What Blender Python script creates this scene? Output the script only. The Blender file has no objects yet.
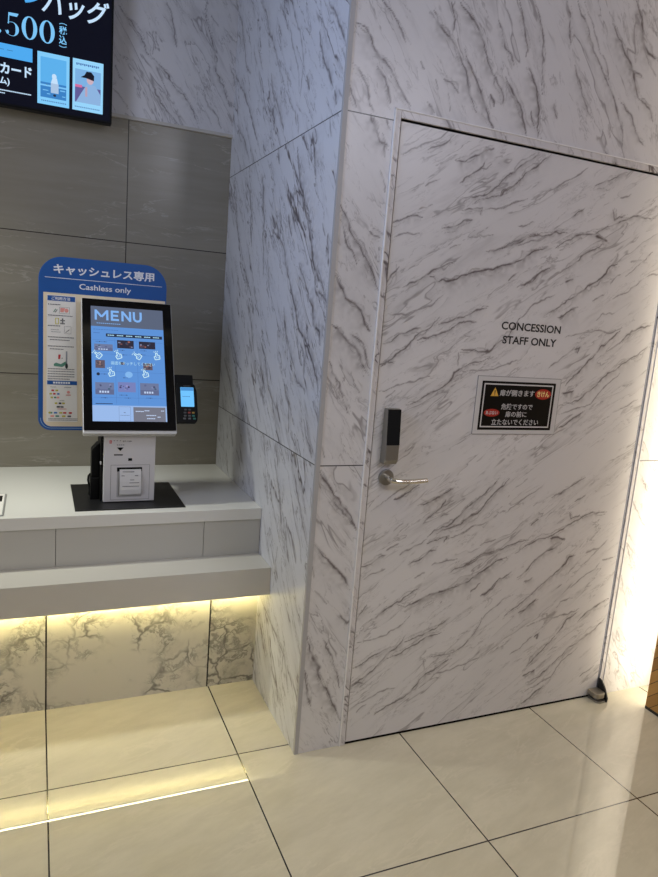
import bpy, math, random
from mathutils import Vector, Matrix
C = bpy.context.scene.collection
random.seed(4)

# ------------------------------------------------------------ materials
def lin(c):
    return tuple((x/12.92 if x <= .04045 else ((x+.055)/1.055)**2.4) for x in [v/255 for v in c[:3]]) + (1.0,)
MATS = {}
def mat(name, rgb, rough=.5, metal=0., emit=0., spec=.5, coat=0.):
    if name in MATS: return MATS[name]
    m = bpy.data.materials.new(name); m.use_nodes = True
    b = m.node_tree.nodes['Principled BSDF']
    b.inputs['Base Color'].default_value = lin(rgb)
    b.inputs['Roughness'].default_value = rough
    b.inputs['Metallic'].default_value = metal
    b.inputs['Specular IOR Level'].default_value = spec
    b.inputs['Coat Weight'].default_value = coat
    b.inputs['Coat Roughness'].default_value = .04
    if emit:
        b.inputs['Base Color'].default_value = (.01, .01, .01, 1)
        b.inputs['Emission Color'].default_value = lin(rgb)
        b.inputs['Emission Strength'].default_value = emit
    else:
        # a faint procedural mottling so that no surface is dead flat
        nt = m.node_tree
        no = nt.nodes.new('ShaderNodeTexNoise'); no.inputs['Scale'].default_value = 60
        rp = nt.nodes.new('ShaderNodeMapRange')
        rp.inputs['To Min'].default_value = max(rough-.012, 0); rp.inputs['To Max'].default_value = min(rough+.012, 1)
        nt.links.new(no.outputs['Fac'], rp.inputs['Value']); nt.links.new(rp.outputs[0], b.inputs['Roughness'])
    MATS[name] = m
    return m
def screen_mat(name, rgb, s=1.0): return mat('lit_'+name, rgb, .2, emit=s, spec=.12)

class G:
    """little helper round a node tree"""
    def __init__(s, name):
        s.m = bpy.data.materials.new(name); s.m.use_nodes = True
        s.t = s.m.node_tree; s.b = s.t.nodes['Principled BSDF']
        s.co = s.t.nodes.new('ShaderNodeTexCoord').outputs['Object']
        MATS[name] = s.m
    def put(s, sock, v):
        if isinstance(v, bpy.types.NodeSocket): s.t.links.new(v, sock)
        else: sock.default_value = v
    def math(s, op, a, b=0., c=0., clamp=False):
        n = s.t.nodes.new('ShaderNodeMath'); n.operation = op; n.use_clamp = clamp
        s.put(n.inputs[0], a); s.put(n.inputs[1], b); s.put(n.inputs[2], c); return n.outputs[0]
    def vmath(s, op, a, b=(0, 0, 0)):
        n = s.t.nodes.new('ShaderNodeVectorMath'); n.operation = op
        s.put(n.inputs[0], a); s.put(n.inputs[1], b); return n.outputs[0]
    def sep(s, v):
        n = s.t.nodes.new('ShaderNodeSeparateXYZ'); s.put(n.inputs[0], v); return n.outputs
    def comb(s, x, y, z=0.):
        n = s.t.nodes.new('ShaderNodeCombineXYZ'); s.put(n.inputs[0], x); s.put(n.inputs[1], y); s.put(n.inputs[2], z); return n.outputs[0]
    def noise(s, v, scale, detail=4, rough=.5, col=False, dist=0.):
        n = s.t.nodes.new('ShaderNodeTexNoise'); s.put(n.inputs['Vector'], v)
        n.inputs['Scale'].default_value = scale; n.inputs['Detail'].default_value = detail
        n.inputs['Roughness'].default_value = rough; n.inputs['Distortion'].default_value = dist
        return n.outputs['Color' if col else 'Fac']
    def smooth(s, v, a, b, lo=0., hi=1.):
        n = s.t.nodes.new('ShaderNodeMapRange'); n.interpolation_type = 'SMOOTHSTEP'
        s.put(n.inputs['Value'], v)
        s.put(n.inputs['From Min'], a); s.put(n.inputs['From Max'], b)
        n.inputs['To Min'].default_value = lo; n.inputs['To Max'].default_value = hi
        return n.outputs[0]
    def mix(s, f, a, b):
        n = s.t.nodes.new('ShaderNodeMix'); n.data_type = 'RGBA'
        s.put(n.inputs['Factor'], f); s.put(n.inputs['A'], a); s.put(n.inputs['B'], b); return n.outputs['Result']

def marble(name, horiz, ang, seed, base=(216, 213, 213), vein=(86, 75, 75), joints=(), vjoints=(), rough=.3, dens=1., stretch=3.6, fine=1.):
    """white marble laminate; veins run at `ang` degrees in the (horizontal, z) plane of the panel"""
    g = G(name); X, Y, Z = g.sep(g.co)
    H = X if horiz == 'x' else Y
    a = math.radians(ang)
    al = g.math('ADD', g.math('MULTIPLY', H, math.cos(a)), g.math('MULTIPLY', Z, math.sin(a)))
    ac = g.math('ADD', g.math('MULTIPLY', H, -math.sin(a)), g.math('MULTIPLY', Z, math.cos(a)))
    pan = g.math('ADD', seed, 0.)
    for j in joints: pan = g.math('ADD', pan, g.math('MULTIPLY', g.math('GREATER_THAN', Z, j), 3.7))
    P = g.comb(al, g.math('MULTIPLY', ac, stretch), pan)
    def shift(v, d): return g.vmath('ADD', v, d)
    def warped(v, sc_, amt, seed_):
        w_ = g.vmath('SUBTRACT', g.noise(shift(v, seed_), sc_, 3, .55, col=True), (.5, .5, .5))
        sc = g.t.nodes.new('ShaderNodeVectorMath'); sc.operation = 'SCALE'; sc.inputs['Scale'].default_value = amt
        g.put(sc.inputs[0], w_); return g.vmath('ADD', v, sc.outputs[0])
    P1 = warped(warped(P, 1.7, .38, (0., 0., 0.)), 9., .05, (4., 1., 0.))
    f = 0.
    for k, (scale, det, wid, amp, mlo, mhi, msc, halo) in enumerate((
            (1.15, 4, .0125, .95, .47, .57, 2.1, .40), (1.9, 5, .0120, .85, .48, .58, 3.0, .32),
            (3.1, 5, .0130, .65, .48, .60, 3.9, .22), (5.6, 5, .0140, .45, .50, .62, 5.2, .10))):
        off = (3.3*k, 9.1*k, 1.7*k)
        n = g.math('SUBTRACT', g.noise(shift(P1, off), scale, det, .62), .5)
        mk = g.smooth(g.noise(shift(P1, (8.-off[0], 2.+off[1], 5.)), msc, 3, .55), mlo, mhi)
        wv = g.math('MULTIPLY', g.noise(shift(P1, (1., 1., off[1])), 9., 3, .6), 2*wid*dens)
        ln = g.math('MULTIPLY', g.smooth(g.math('ABSOLUTE', n), 0., wv, amp, 0.), mk)
        side = g.math('MULTIPLY', g.smooth(n, 0., .085, halo, 0.), g.math('GREATER_THAN', n, 0.))
        side = g.math('MULTIPLY', side, g.smooth(g.noise(shift(P1, (2., 7., off[0])), 13., 5, .65), .35, .65, .25, 1.))
        both = g.math('MAXIMUM', ln, g.math('MULTIPLY', side, mk))
        f = both if k == 0 else g.math('MAXIMUM', f, both)
    at = g.t.nodes.new('ShaderNodeAttribute'); at.attribute_name = 'vein'
    f = g.math('MAXIMUM', g.math('MULTIPLY', f, fine), at.outputs['Fac'], clamp=True)
    cloud = g.smooth(g.noise(P, 1.2, 3, .5), .35, .7, 0., .35)
    b0 = g.mix(cloud, lin(base), lin(tuple(int(c*.93) for c in base)))
    col = g.mix(f, b0, lin(vein))
    jf = None
    for src, js in ((Z, joints), (H, vjoints)):
        for j in js:
            k = g.math('LESS_THAN', g.math('ABSOLUTE', g.math('SUBTRACT', src, j)), .0016)
            jf = k if jf is None else g.math('MAXIMUM', jf, k)
    if jf is not None: col = g.mix(jf, col, lin((45, 42, 42)))
    g.put(g.b.inputs['Base Color'], col)
    g.b.inputs['Roughness'].default_value = rough
    return g.m

def calacatta(name, vjoints):
    g = G(name); X, Y, Z = g.sep(g.co)
    idx = 0.
    for j in vjoints: idx = g.math('ADD', idx, g.math('MULTIPLY', g.math('GREATER_THAN', X, j), 2.9))
    P = g.comb(X, g.math('MULTIPLY', Z, 1.0), idx)
    w = g.vmath('SUBTRACT', g.noise(P, 5., 4, .6, col=True), (.5, .5, .5))
    sc = g.t.nodes.new('ShaderNodeVectorMath'); sc.operation = 'SCALE'; sc.inputs['Scale'].default_value = .16
    g.put(sc.inputs[0], w); P1 = g.vmath('ADD', P, sc.outputs[0])
    vo = g.t.nodes.new('ShaderNodeTexVoronoi'); vo.feature = 'DISTANCE_TO_EDGE'; vo.inputs['Scale'].default_value = 8.5
    g.put(vo.inputs['Vector'], P1)
    mask = g.smooth(g.noise(P, 4.2, 3, .6), .44, .62)
    v = g.math('MULTIPLY', g.smooth(vo.outputs['Distance'], 0., .07, .8, 0.), mask)
    n = g.math('ABSOLUTE', g.math('SUBTRACT', g.noise(P1, 7., 9, .7), .5))
    v2 = g.math('MULTIPLY', g.smooth(n, 0., .05, .65, 0.), mask)
    bl = g.math('MULTIPLY', g.smooth(g.noise(P1, 11., 8, .7), .45, .75, 0., .55), mask)
    f = g.math('MAXIMUM', g.math('MAXIMUM', v, v2), bl, clamp=True)
    col = g.mix(f, lin((205, 200, 188)), lin((92, 88, 84)))
    jf = None
    for j in vjoints:
        k = g.math('LESS_THAN', g.math('ABSOLUTE', g.math('SUBTRACT', X, j)), .0028)
        jf = k if jf is None else g.math('MAXIMUM', jf, k)
    col = g.mix(jf, col, lin((12, 12, 12)))
    g.put(g.b.inputs['Base Color'], col); g.b.inputs['Roughness'].default_value = .22
    return g.m

def floor_mat(g1, gy, s):
    g = G('polished_tile'); X, Y, Z = g.sep(g.co)
    def line(v, off, w):
        k = g.math('DIVIDE', g.math('SUBTRACT', v, off), s)
        fr = g.math('ABSOLUTE', g.math('SUBTRACT', k, g.math('ROUND', k)))
        return g.math('LESS_THAN', fr, w/s), g.math('FLOOR', k)
    lx, ix = line(X, g1, .0022); ly, iy = line(Y, gy, .0022)
    a = math.radians(-18)
    al = g.math('ADD', g.math('MULTIPLY', X, math.cos(a)), g.math('MULTIPLY', Y, -math.sin(a)))
    ac = g.math('ADD', g.math('MULTIPLY', X, math.sin(a)), g.math('MULTIPLY', Y, math.cos(a)))
    P = g.comb(al, g.math('MULTIPLY', ac, 3.2), g.math('ADD', g.math('MULTIPLY', ix, 3.3), g.math('MULTIPLY', iy, 5.7)))
    n1 = g.math('ABSOLUTE', g.math('SUBTRACT', g.noise(P, 3.2, 9, .62, dist=.5), .5))
    mask = g.smooth(g.noise(P, 2.2, 3), .42, .6)
    v = g.math('MULTIPLY', g.smooth(n1, 0., .03, .65, 0.), mask)
    cl = g.smooth(g.noise(P, 4., 7, .65), .3, .7)
    c = g.mix(cl, lin((194, 187, 166)), lin((206, 199, 178)))
    c = g.mix(v, c, lin((209, 201, 181)))
    c = g.mix(g.math('MAXIMUM', lx, ly), c, lin((22, 20, 18)))
    g.put(g.b.inputs['Base Color'], c)
    g.put(g.b.inputs['Roughness'], g.smooth(g.noise(P, 3., 3), .3, .7, .012, .03))
    g.b.inputs['Specular IOR Level'].default_value = 1.0
    return g.m

def beige_mat(vj, hj):
    g = G('beige_stone_tile'); X, Y, Z = g.sep(g.co)
    idx = g.math('ADD', g.math('MULTIPLY', g.math('GREATER_THAN', X, vj[1]), 3.1), 1.)
    for j in hj: idx = g.math('ADD', idx, g.math('MULTIPLY', g.math('GREATER_THAN', Z, j), 4.3))
    P = g.comb(X, g.math('MULTIPLY', Z, 5.5), idx)
    n = g.math('ABSOLUTE', g.math('SUBTRACT', g.noise(P, 1.6, 9, .6, dist=.8), .5))
    v = g.math('MULTIPLY', g.smooth(n, 0., .014, .5, 0.), g.smooth(g.noise(P, 2.3, 3), .45, .62))
    cl = g.smooth(g.noise(g.comb(X, g.math('MULTIPLY', Z, 9.), idx), 2.2, 7, .65), .3, .72)
    c = g.mix(cl, lin((144, 138, 124)), lin((152, 146, 133)))
    c = g.mix(v, c, lin((186, 180, 168)))
    for src, js in ((X, vj), (Z, hj)):
        for j in js:
            c = g.mix(g.math('LESS_THAN', g.math('ABSOLUTE', g.math('SUBTRACT', src, j)), .0019), c, lin((52, 48, 44)))
    g.put(g.b.inputs['Base Color'], c); g.b.inputs['Roughness'].default_value = .2
    return g.m

def wood_mat():
    g = G('chevron_wood'); X, Y, Z = g.sep(g.co)
    s = g.math('ADD', Z, g.math('MULTIPLY', g.math('PINGPONG', g.math('ADD', Y, 5.), .16), 1.0))
    k = g.math('MULTIPLY', s, 18.)
    fr = g.math('FRACT', k); pid = g.math('FLOOR', k)
    tone = g.t.nodes.new('ShaderNodeTexWhiteNoise'); tone.noise_dimensions = '1D'; g.put(tone.inputs['W'], pid)
    gr = g.noise(g.comb(g.math('MULTIPLY', s, 90.), Y, pid), 3., 5, .6)
    f = g.math('ADD', g.math('MULTIPLY', tone.outputs['Value'], .55), g.math('MULTIPLY', gr, .5), clamp=True)
    c = g.mix(f, lin((150, 104, 44)), lin((208, 158, 84)))
    c = g.mix(g.math('LESS_THAN', fr, .06), c, lin((60, 40, 22)))
    g.put(g.b.inputs['Base Color'], c); g.b.inputs['Roughness'].default_value = .42
    return g.m

# ------------------------------------------------------------ mesh builder
class M:
    def __init__(s, O=(0, 0, 0), X=(1, 0, 0), Y=(0, 1, 0), Z=(0, 0, 1)):
        s.v = []; s.f = []; s.mi = []; s.mats = []
        s.frame(O, X, Y, Z)
    def frame(s, O, X=(1, 0, 0), Y=(0, 1, 0), Z=(0, 0, 1)):
        s.O = Vector(O); s.X = Vector(X); s.Y = Vector(Y); s.Z = Vector(Z); return s
    def P(s, p): return s.O + s.X*p[0] + s.Y*p[1] + s.Z*p[2]
    def slot(s, m):
        if m not in s.mats: s.mats.append(m)
        return s.mats.index(m)
    def add(s, vs, fs, m):
        b = len(s.v); s.v += [s.P(p) for p in vs]; k = s.slot(m)
        for f in fs: s.f.append([b+i for i in f]); s.mi.append(k)
        return s
    def box(s, x0, x1, y0, y1, z0, z1, m):
        return s.add([(x, y, z) for z in (z0, z1) for y in (y0, y1) for x in (x0, x1)],
                     [(0, 2, 3, 1), (4, 5, 7, 6), (0, 1, 5, 4), (2, 6, 7, 3), (0, 4, 6, 2), (1, 3, 7, 5)], m)
    def prism(s, pts, z0, z1, m):
        n = len(pts)
        vs = [(x, y, z0) for x, y in pts] + [(x, y, z1) for x, y in pts]
        fs = [tuple(range(n-1, -1, -1)), tuple(range(n, 2*n))]
        fs += [(i, (i+1) % n, n+(i+1) % n, n+i) for i in range(n)]
        return s.add(vs, fs, m)
    def prism_hole(s, out, inn, z0, z1, m):
        n = len(out); vs = [(x, y, z) for z in (z0, z1) for r in (out, inn) for x, y in r]
        fs = []
        for i in range(n):
            j = (i+1) % n
            fs += [(2*n+i, 2*n+j, 3*n+j, 3*n+i), (j, i, n+i, n+j), (i, j, 2*n+j, 2*n+i), (n+j, n+i, 3*n+i, 3*n+j)]
        return s.add(vs, fs, m)
    def bar(s, a, b, w, z0, z1, m):
        a = Vector(a); b = Vector(b); d = (b-a).normalized(); n = Vector((-d.y, d.x))*w/2
        return s.prism([tuple(a-n), tuple(b-n), tuple(b+n), tuple(a+n)], z0, z1, m)
    def tube(s, pts, r, m, n=14, cap=True):
        pts = [Vector(p) for p in pts]; rs = r if isinstance(r, list) else [r]*len(pts)
        vs = []; fs = []; up = None
        for i, p in enumerate(pts):
            d = (pts[min(i+1, len(pts)-1)]-pts[max(i-1, 0)]).normalized()
            if up is None: up = Vector((0, 0, 1)) if abs(d.z) < .9 else Vector((0, 1, 0))
            a = d.cross(up).normalized(); b = a.cross(d).normalized(); up = b
            for k in range(n):
                t = 2*math.pi*k/n; vs.append(tuple(p+(a*math.cos(t)+b*math.sin(t))*rs[i]))
        for i in range(len(pts)-1):
            for k in range(n):
                j = (k+1) % n; fs.append((i*n+k, i*n+j, (i+1)*n+j, (i+1)*n+k))
        if cap: fs += [tuple(range(n-1, -1, -1)), tuple(range((len(pts)-1)*n, len(pts)*n))]
        return s.add(vs, fs, m)
    def text(s, body, u0, u1, v0, v1, z, m, bold=0., shear=0., th=.0004, keep=False):
        cu = bpy.data.curves.new('t', 'FONT'); cu.body = body; cu.size = 1; cu.offset = bold; cu.extrude = .005
        cu.shear = shear; cu.resolution_u = 3
        o = bpy.data.objects.new('t', cu); C.objects.link(o)
        dg = bpy.context.evaluated_depsgraph_get()
        me = bpy.data.meshes.new_from_object(o.evaluated_get(dg))
        xs = [v.co.x for v in me.vertices]; ys = [v.co.y for v in me.vertices]
        if xs:
            ax, bx, ay, by = min(xs), max(xs), min(ys), max(ys)
            su = (u1-u0)/(bx-ax); sv = (v1-v0)/(by-ay)
            if keep: su = sv = min(su, sv)
            s.add([(u0+(v.co.x-ax)*su, v0+(v.co.y-ay)*sv, z+th*(v.co.z+.005)/.01) for v in me.vertices],
                  [tuple(p.vertices) for p in me.polygons], m)
        bpy.data.objects.remove(o); bpy.data.curves.remove(cu); bpy.data.meshes.remove(me)
        return s
    def build(s, name, parent=None, bevel=0., seg=2, smooth=False, loc=None, kind=None, label=None):
        base = Vector((0, 0, 0))
        if parent is not None:
            p = parent
            while p: base += p.location; p = p.parent
        if loc is not None: base = Vector(loc)
        me = bpy.data.meshes.new(name)
        me.from_pydata([tuple(v-base) for v in s.v], [], s.f)
        for m in s.mats: me.materials.append(m)
        for p, k in zip(me.polygons, s.mi): p.material_index = k
        if smooth:
            for p in me.polygons: p.use_smooth = True
        me.update()
        o = bpy.data.objects.new(name, me); C.objects.link(o)
        if parent is not None: o.parent = parent
        elif loc is not None: o.location = loc
        if bevel:
            b = o.modifiers.new('bevel', 'BEVEL'); b.width = bevel; b.segments = seg; b.limit_method = 'ANGLE'
            b.harden_normals = False
        if kind: o['kind'] = kind
        if label: o['label'] = label
        return o
def thing(name, loc, label, cat, group=None):
    o = bpy.data.objects.new(name, None); C.objects.link(o); o.location = loc; o.empty_display_size = .05
    o['label'] = label; o['category'] = cat
    if group: o['group'] = group
    return o
def rrect(x0, x1, y0, y1, r, n=8):
    rs = r if isinstance(r, (list, tuple)) else (r, r, r, r)      # bl, br, tr, tl
    pts = []
    for (cx, cy, a0, q) in ((x0+rs[0], y0+rs[0], 180, rs[0]), (x1-rs[1], y0+rs[1], 270, rs[1]), (x1-rs[2], y1-rs[2], 0, rs[2]), (x0+rs[3], y1-rs[3], 90, rs[3])):
        for k in range(n+1):
            a = math.radians(a0+90*k/n); pts.append((cx+q*math.cos(a), cy+q*math.sin(a)))
    return pts
FRONT = dict(X=(1, 0, 0), Y=(0, 0, 1), Z=(0, -1, 0))      # u = x, v = z, out = -y

# ------------------------------------------------------------ measures (metres)
D, DL = 1.257, .4911
J1, J2 = 1.0014, 2.0448
ZB = 2.2132
ZC, ZC2, YC = .7156, .6707, .5066
ZL, ZL2, YL = .5331, .4237, .3531
DX0, DX1, DZ = .1851, 1.3366, 2.05
G1, S, GY = -.1856, .5887, .0557
XL, XR, TOP = -2.4, 2.6, 3.2


# ------------------------------------------------------------ individual veins of the marble laminate, in millimetres on each panel
import numpy as np
VEINS = {}
VEINS['door'] = '''1 197,1947 244,1978 299,2015 340,2040 382,2054;2 286,1985 327,2002 360,2022 376,2035;3 384,1969 428,1976 463,1992 488,2007 524,2020;2 411,1905 444,1928 478,1951 492,1979;1 478,1951 526,1973;1 474,1914 504,1926
1 291,1873 334,1908;2 432,1849 461,1872 515,1886 558,1918 599,1962 652,2000 702,2045;2 463,1857 507,1874 562,1889 607,1910 658,1963 708,2009;2 431,1823 475,1836 507,1844 501,1821;1 512,1838 576,1857 631,1880 679,1894;1 318,1790 360,1807 412,1828 437,1843
2 358,1755 410,1772 444,1795 471,1799;2 185,1756 217,1767 249,1785 283,1790;1 198,1711 230,1729 280,1742;1 273,1806 318,1828;1 392,1703 435,1725;1 460,1745 524,1756 561,1764
2 531,1709 596,1730 651,1755 708,1777 745,1786;1 654,1802 720,1824;1 653,1740 711,1758 748,1766;2 559,1930 611,1967 662,2009 700,2044;2 565,1894 618,1920 668,1972 711,2012 750,2045;1 571,1850 616,1871 671,1892
1 746,1923 801,1954 857,1989 913,2032;2 947,1967 1006,1995 1066,2028 1102,2045;1 1066,1948 1123,1974;2 870,1862 889,1876 912,1891;2 590,1724 645,1746 701,1768 759,1786 818,1802 870,1807;2 816,1753 863,1782 922,1809 986,1820 1036,1847 1097,1879 1162,1899 1244,1901
2 1046,1909 1063,1882 1105,1896;3 976,1811 1022,1804 1046,1795;2 842,1664 898,1705 946,1743 996,1769 1036,1790;2 682,1606 734,1629 759,1660 817,1689;3 1017,1659 1056,1692 1078,1724 1104,1734;1 634,1624 679,1656
2 877,1646 917,1662;1 1148,1688 1209,1737 1270,1786;1 1253,1698 1308,1716;1 1160,1744 1229,1756;1 656,1804 722,1824;1 1085,1657 1124,1694
2 238,1561 279,1583 312,1605 353,1631 387,1650 426,1669;3 338,1611 366,1599 420,1613 464,1627 509,1643 566,1652 622,1673 676,1698 733,1736 782,1749;2 177,1567 200,1598 222,1626;1 194,1487 255,1490 315,1503 357,1526 393,1567;2 187,1394 220,1402 244,1422 287,1436 330,1451;2 190,1316 234,1353 283,1390 315,1423 357,1452 389,1493
2 190,1324 210,1336 237,1330;2 317,1407 370,1426 431,1453 475,1476 536,1484;2 383,1466 427,1480 482,1496 564,1534;1 190,1239 253,1264 314,1282 376,1296;2 287,1198 348,1223 409,1253 452,1287 486,1325 531,1347 597,1370;2 477,1389 535,1392 594,1391 630,1421 666,1448 704,1516
1 222,1220 255,1245;1 469,1380 480,1332;1 516,1597 524,1605;1 634,1627 682,1659;1 486,1325 574,1320 652,1340 728,1364;2 682,1606 724,1630 759,1661
1 634,1626 679,1657;2 804,1515 862,1552 910,1585 967,1631 1017,1661 1066,1699;3 867,1520 897,1534 946,1563;1 1108,1601 1171,1636 1242,1694;1 694,1499 738,1543 784,1575 843,1600;1 911,1456 974,1472 1051,1486 1120,1486 1174,1511
1 1044,1520 1073,1547 1129,1556;2 964,1408 983,1426 976,1400;2 1066,1404 1104,1450 1164,1497;1 854,1347 912,1388 962,1416;2 941,1286 969,1317 1018,1358 1066,1404;2 954,1216 1018,1235 1078,1281 1138,1337 1224,1381 1321,1444
1 938,1181 1013,1200 1078,1223 1125,1283 1197,1339;3 937,1251 989,1270;2 941,1132 1008,1164 1049,1191;2 1174,1450 1225,1492 1315,1529;1 1225,1204 1303,1242;1 1014,1589 1059,1618'''
VEINS['front'] = '''3 14,2274 41,2268 58,2253 68,2226 93,2206 119,2186 154,2160 173,2130 219,2092;2 86,2351 111,2334 142,2307 175,2259;2 11,2176 36,2156 63,2122 79,2073 101,2051;2 10,2112 20,2082 42,2053;3 88,2179 115,2146 136,2104 146,2079;1 225,2220 244,2198
1 279,2185 300,2155;3 340,2410 368,2388 398,2361 429,2331 453,2288 477,2245 508,2223;2 315,2405 334,2356 335,2317;3 254,2358 291,2327 319,2307 348,2280 370,2244 393,2207 418,2157 441,2119;3 374,2285 406,2237 438,2202 462,2158 486,2120 510,2081;2 316,2192 353,2179 373,2155
2 488,2170 506,2145;1 333,2161 345,2102;3 271,2109 296,2086;3 86,2041 105,2011;2 134,2040 149,2019;2 548,2460 573,2422 585,2382 601,2341 600,2315
2 486,2392 505,2364 515,2330 543,2303 558,2266;2 609,2474 631,2436 654,2389 662,2339 675,2290 683,2215;1 503,2435 539,2393;3 610,2284 641,2252 663,2211 682,2161 689,2085;3 533,2239 570,2194 600,2161 622,2120 638,2084;2 495,2238 524,2200 537,2150
2 484,2177 503,2151;2 495,2105 512,2085;2 731,2503 754,2464 771,2385;2 771,2512 812,2462 856,2403 899,2350 944,2296 973,2262 1007,2212 1040,2160 1054,2096;1 802,2520 845,2462 890,2395 926,2356 949,2298;2 801,2323 833,2267 869,2219 901,2169
2 732,2201 757,2151;2 646,2155 674,2113;3 930,2474 960,2441 1016,2390 1062,2336 1093,2276;3 1012,2570 1046,2523 1070,2465 1102,2424 1151,2410;1 1075,2442 1109,2394 1158,2363;2 1010,2253 1063,2222 1104,2171 1142,2135
2 1086,2283 1152,2254 1173,2216;2 1022,2360 1095,2350;1 972,2181 987,2135;2 960,2097 1026,2058;3 10,1788 47,1718 89,1669 134,1596 154,1553;2 8,1746 38,1685 81,1624
2 115,1726 149,1708;3 10,1584 53,1522 106,1492 145,1426;3 10,1440 50,1409 105,1366 144,1298;2 74,1422 122,1390 150,1310;2 14,1327 51,1259 91,1172;1 10,1292 41,1224
1 102,1261 124,1232;3 96,2041 114,1982 154,1968;2 124,2005 144,1934;1 135,1901 154,1840;3 8,992 52,925 111,849 154,784;2 55,888 142,798
3 9,743 73,675 131,619 151,585;1 8,680 25,628;1 28,590 72,534;1 8,1069 25,1022;2 122,496 153,453 178,484;3 7,444 32,368 66,284 115,180 158,96
2 68,417 119,303 147,216;1 46,367 69,242;2 10,318 42,165;1 1356,851 1410,779 1464,715;1 1368,669 1417,562;2 1396,940 1442,879
1 1369,529 1428,375;1 1437,523 1483,369;1 1345,256 1399,85;1 1491,172 1559,16'''
VEINS['header'] = '''2 -502,2642 -476,2609 -442,2584 -415,2550 -387,2483 -361,2472;1 -364,2586 -357,2481;2 -361,2472 -316,2431 -269,2382 -222,2348 -184,2295 -153,2231;1 -333,2411 -300,2359 -285,2311;2 -376,2386 -320,2304 -274,2261 -245,2223;2 -316,2702 -288,2644 -277,2597 -264,2525
2 -147,2717 -136,2670 -103,2568 -90,2485 -58,2423 -25,2341;1 -141,2389 -120,2324 -80,2296 -58,2238;1 -34,2514 -12,2449 0,2416;1 -514,2416 -479,2365;1 -512,2326 -454,2246;1 -118,2699 -88,2647'''
VEINS['side'] = '''2 1242,2725 1170,2653 1134,2566 1076,2464 995,2414;2 1298,2507 1182,2425 1050,2334 938,2215 830,2092;2 1188,2259 1055,2172 963,2079;1 982,2519 910,2408;2 911,2655 818,2580 772,2497 646,2367;1 645,2359 558,2262
2 724,2331 681,2261 596,2182 525,2093;1 531,2442 491,2368 412,2269 382,2178;1 521,2516 469,2437 408,2365 368,2279 368,2220 374,2138;1 394,2120 369,2054;3 670,2208 630,2148;1 526,2230 419,2126 383,2064
2 240,2326 194,2242 133,2178 94,2120;2 176,2392 108,2329 53,2272 17,2216;1 43,2218 9,2176;2 324,2222 292,2170;2 83,2111 56,2064;1 47,2108 13,2067
3 232,2034 210,1971 183,1887;1 98,2047 77,1988;1 373,2016 321,1930;1 584,2055 559,2001;2 768,2099 728,2056;3 375,2016 340,1935 324,1901 285,1846 259,1806 224,1766 196,1714 169,1664 131,1601 66,1564 34,1522
2 268,1764 225,1729;2 129,1589 121,1552 82,1522;2 279,1631 232,1579 166,1522;2 768,1988 731,1932 729,1858 694,1811 708,1753 683,1692 662,1588;2 992,2006 919,1934 874,1851 876,1789 848,1717;2 1132,1928 1097,1833 1030,1736
2 586,2035 554,1989;1 529,1863 493,1791 501,1724;2 367,1831 366,1779 337,1731;2 422,1804 373,1714;2 504,1738 452,1693 419,1637 351,1555 314,1515;2 983,1660 876,1576 808,1520
1 1143,1649 1092,1562;2 1238,1599 1153,1528;1 627,1660 580,1542;2 47,1703 29,1610;1 93,1735 61,1692;3 350,1542 274,1474 243,1414 179,1384 113,1329 48,1264 29,1215
3 189,1528 127,1490 117,1439 60,1410 44,1373;2 86,1541 13,1504;2 401,1478 361,1387 280,1301 244,1270;2 214,1368 167,1324 163,1258;2 254,1268 227,1237 157,1225 144,1206;2 69,1197 26,1158 13,1134
2 1172,1408 1103,1337 1021,1279 979,1238 890,1202;2 1194,1237 1061,1129 975,1048;2 872,1503 796,1421 744,1308;2 810,1346 757,1299;1 601,1405 536,1332;2 627,1341 573,1267 534,1200 475,1154 440,1098
3 632,1164 599,1136;2 350,1222 281,1145 273,1052;1 722,1195 593,1040;1 899,1166 825,1036;1 252,1056 185,1027;2 1051,990 972,864
2 771,1001 689,888;2 546,1000 518,926;2 396,998 356,915;1 1171,931 1117,853;2 400,928 319,819 276,702;2 196,938 107,830 23,727
1 31,921 -3,828;1 231,755 224,629;1 300,628 326,457;1 109,757 56,655;2 460,372 277,314 152,270 96,169;1 371,368 249,274
2 289,169 152,82;1 162,318 174,191;1 113,521 53,473;1 514,290 407,106'''

def parse(key):
    out = []
    for it in VEINS[key].replace('\n', ';').split(';'):
        t = it.split(); out.append((int(t[0]), [tuple(float(q)/1000 for q in p.split(',')) for p in t[1:]]))
    return out
def vnoise(x, y, cell, seed):
    r = np.random.RandomState(seed).rand(256, 256)*2-1
    a = x/cell+seed*7.3; b = y/cell+seed*3.1
    i = np.floor(a).astype(int); j = np.floor(b).astype(int); fx = a-i; fy = b-j
    fx = fx*fx*(3-2*fx); fy = fy*fy*(3-2*fy); q = lambda m, n: r[m % 256, n % 256]
    return (q(i, j)*(1-fx)+q(i+1, j)*fx)*(1-fy)+(q(i, j+1)*(1-fx)+q(i+1, j+1)*fx)*fy
def warpf(x, y, seed, amps):
    X, Y = x.copy(), y.copy()
    for k, (c, a) in enumerate(amps):
        X = X+a*vnoise(x, y, c, seed+k*2); Y = Y+a*vnoise(x, y, c, seed+k*2+1)
    return X, Y
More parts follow.
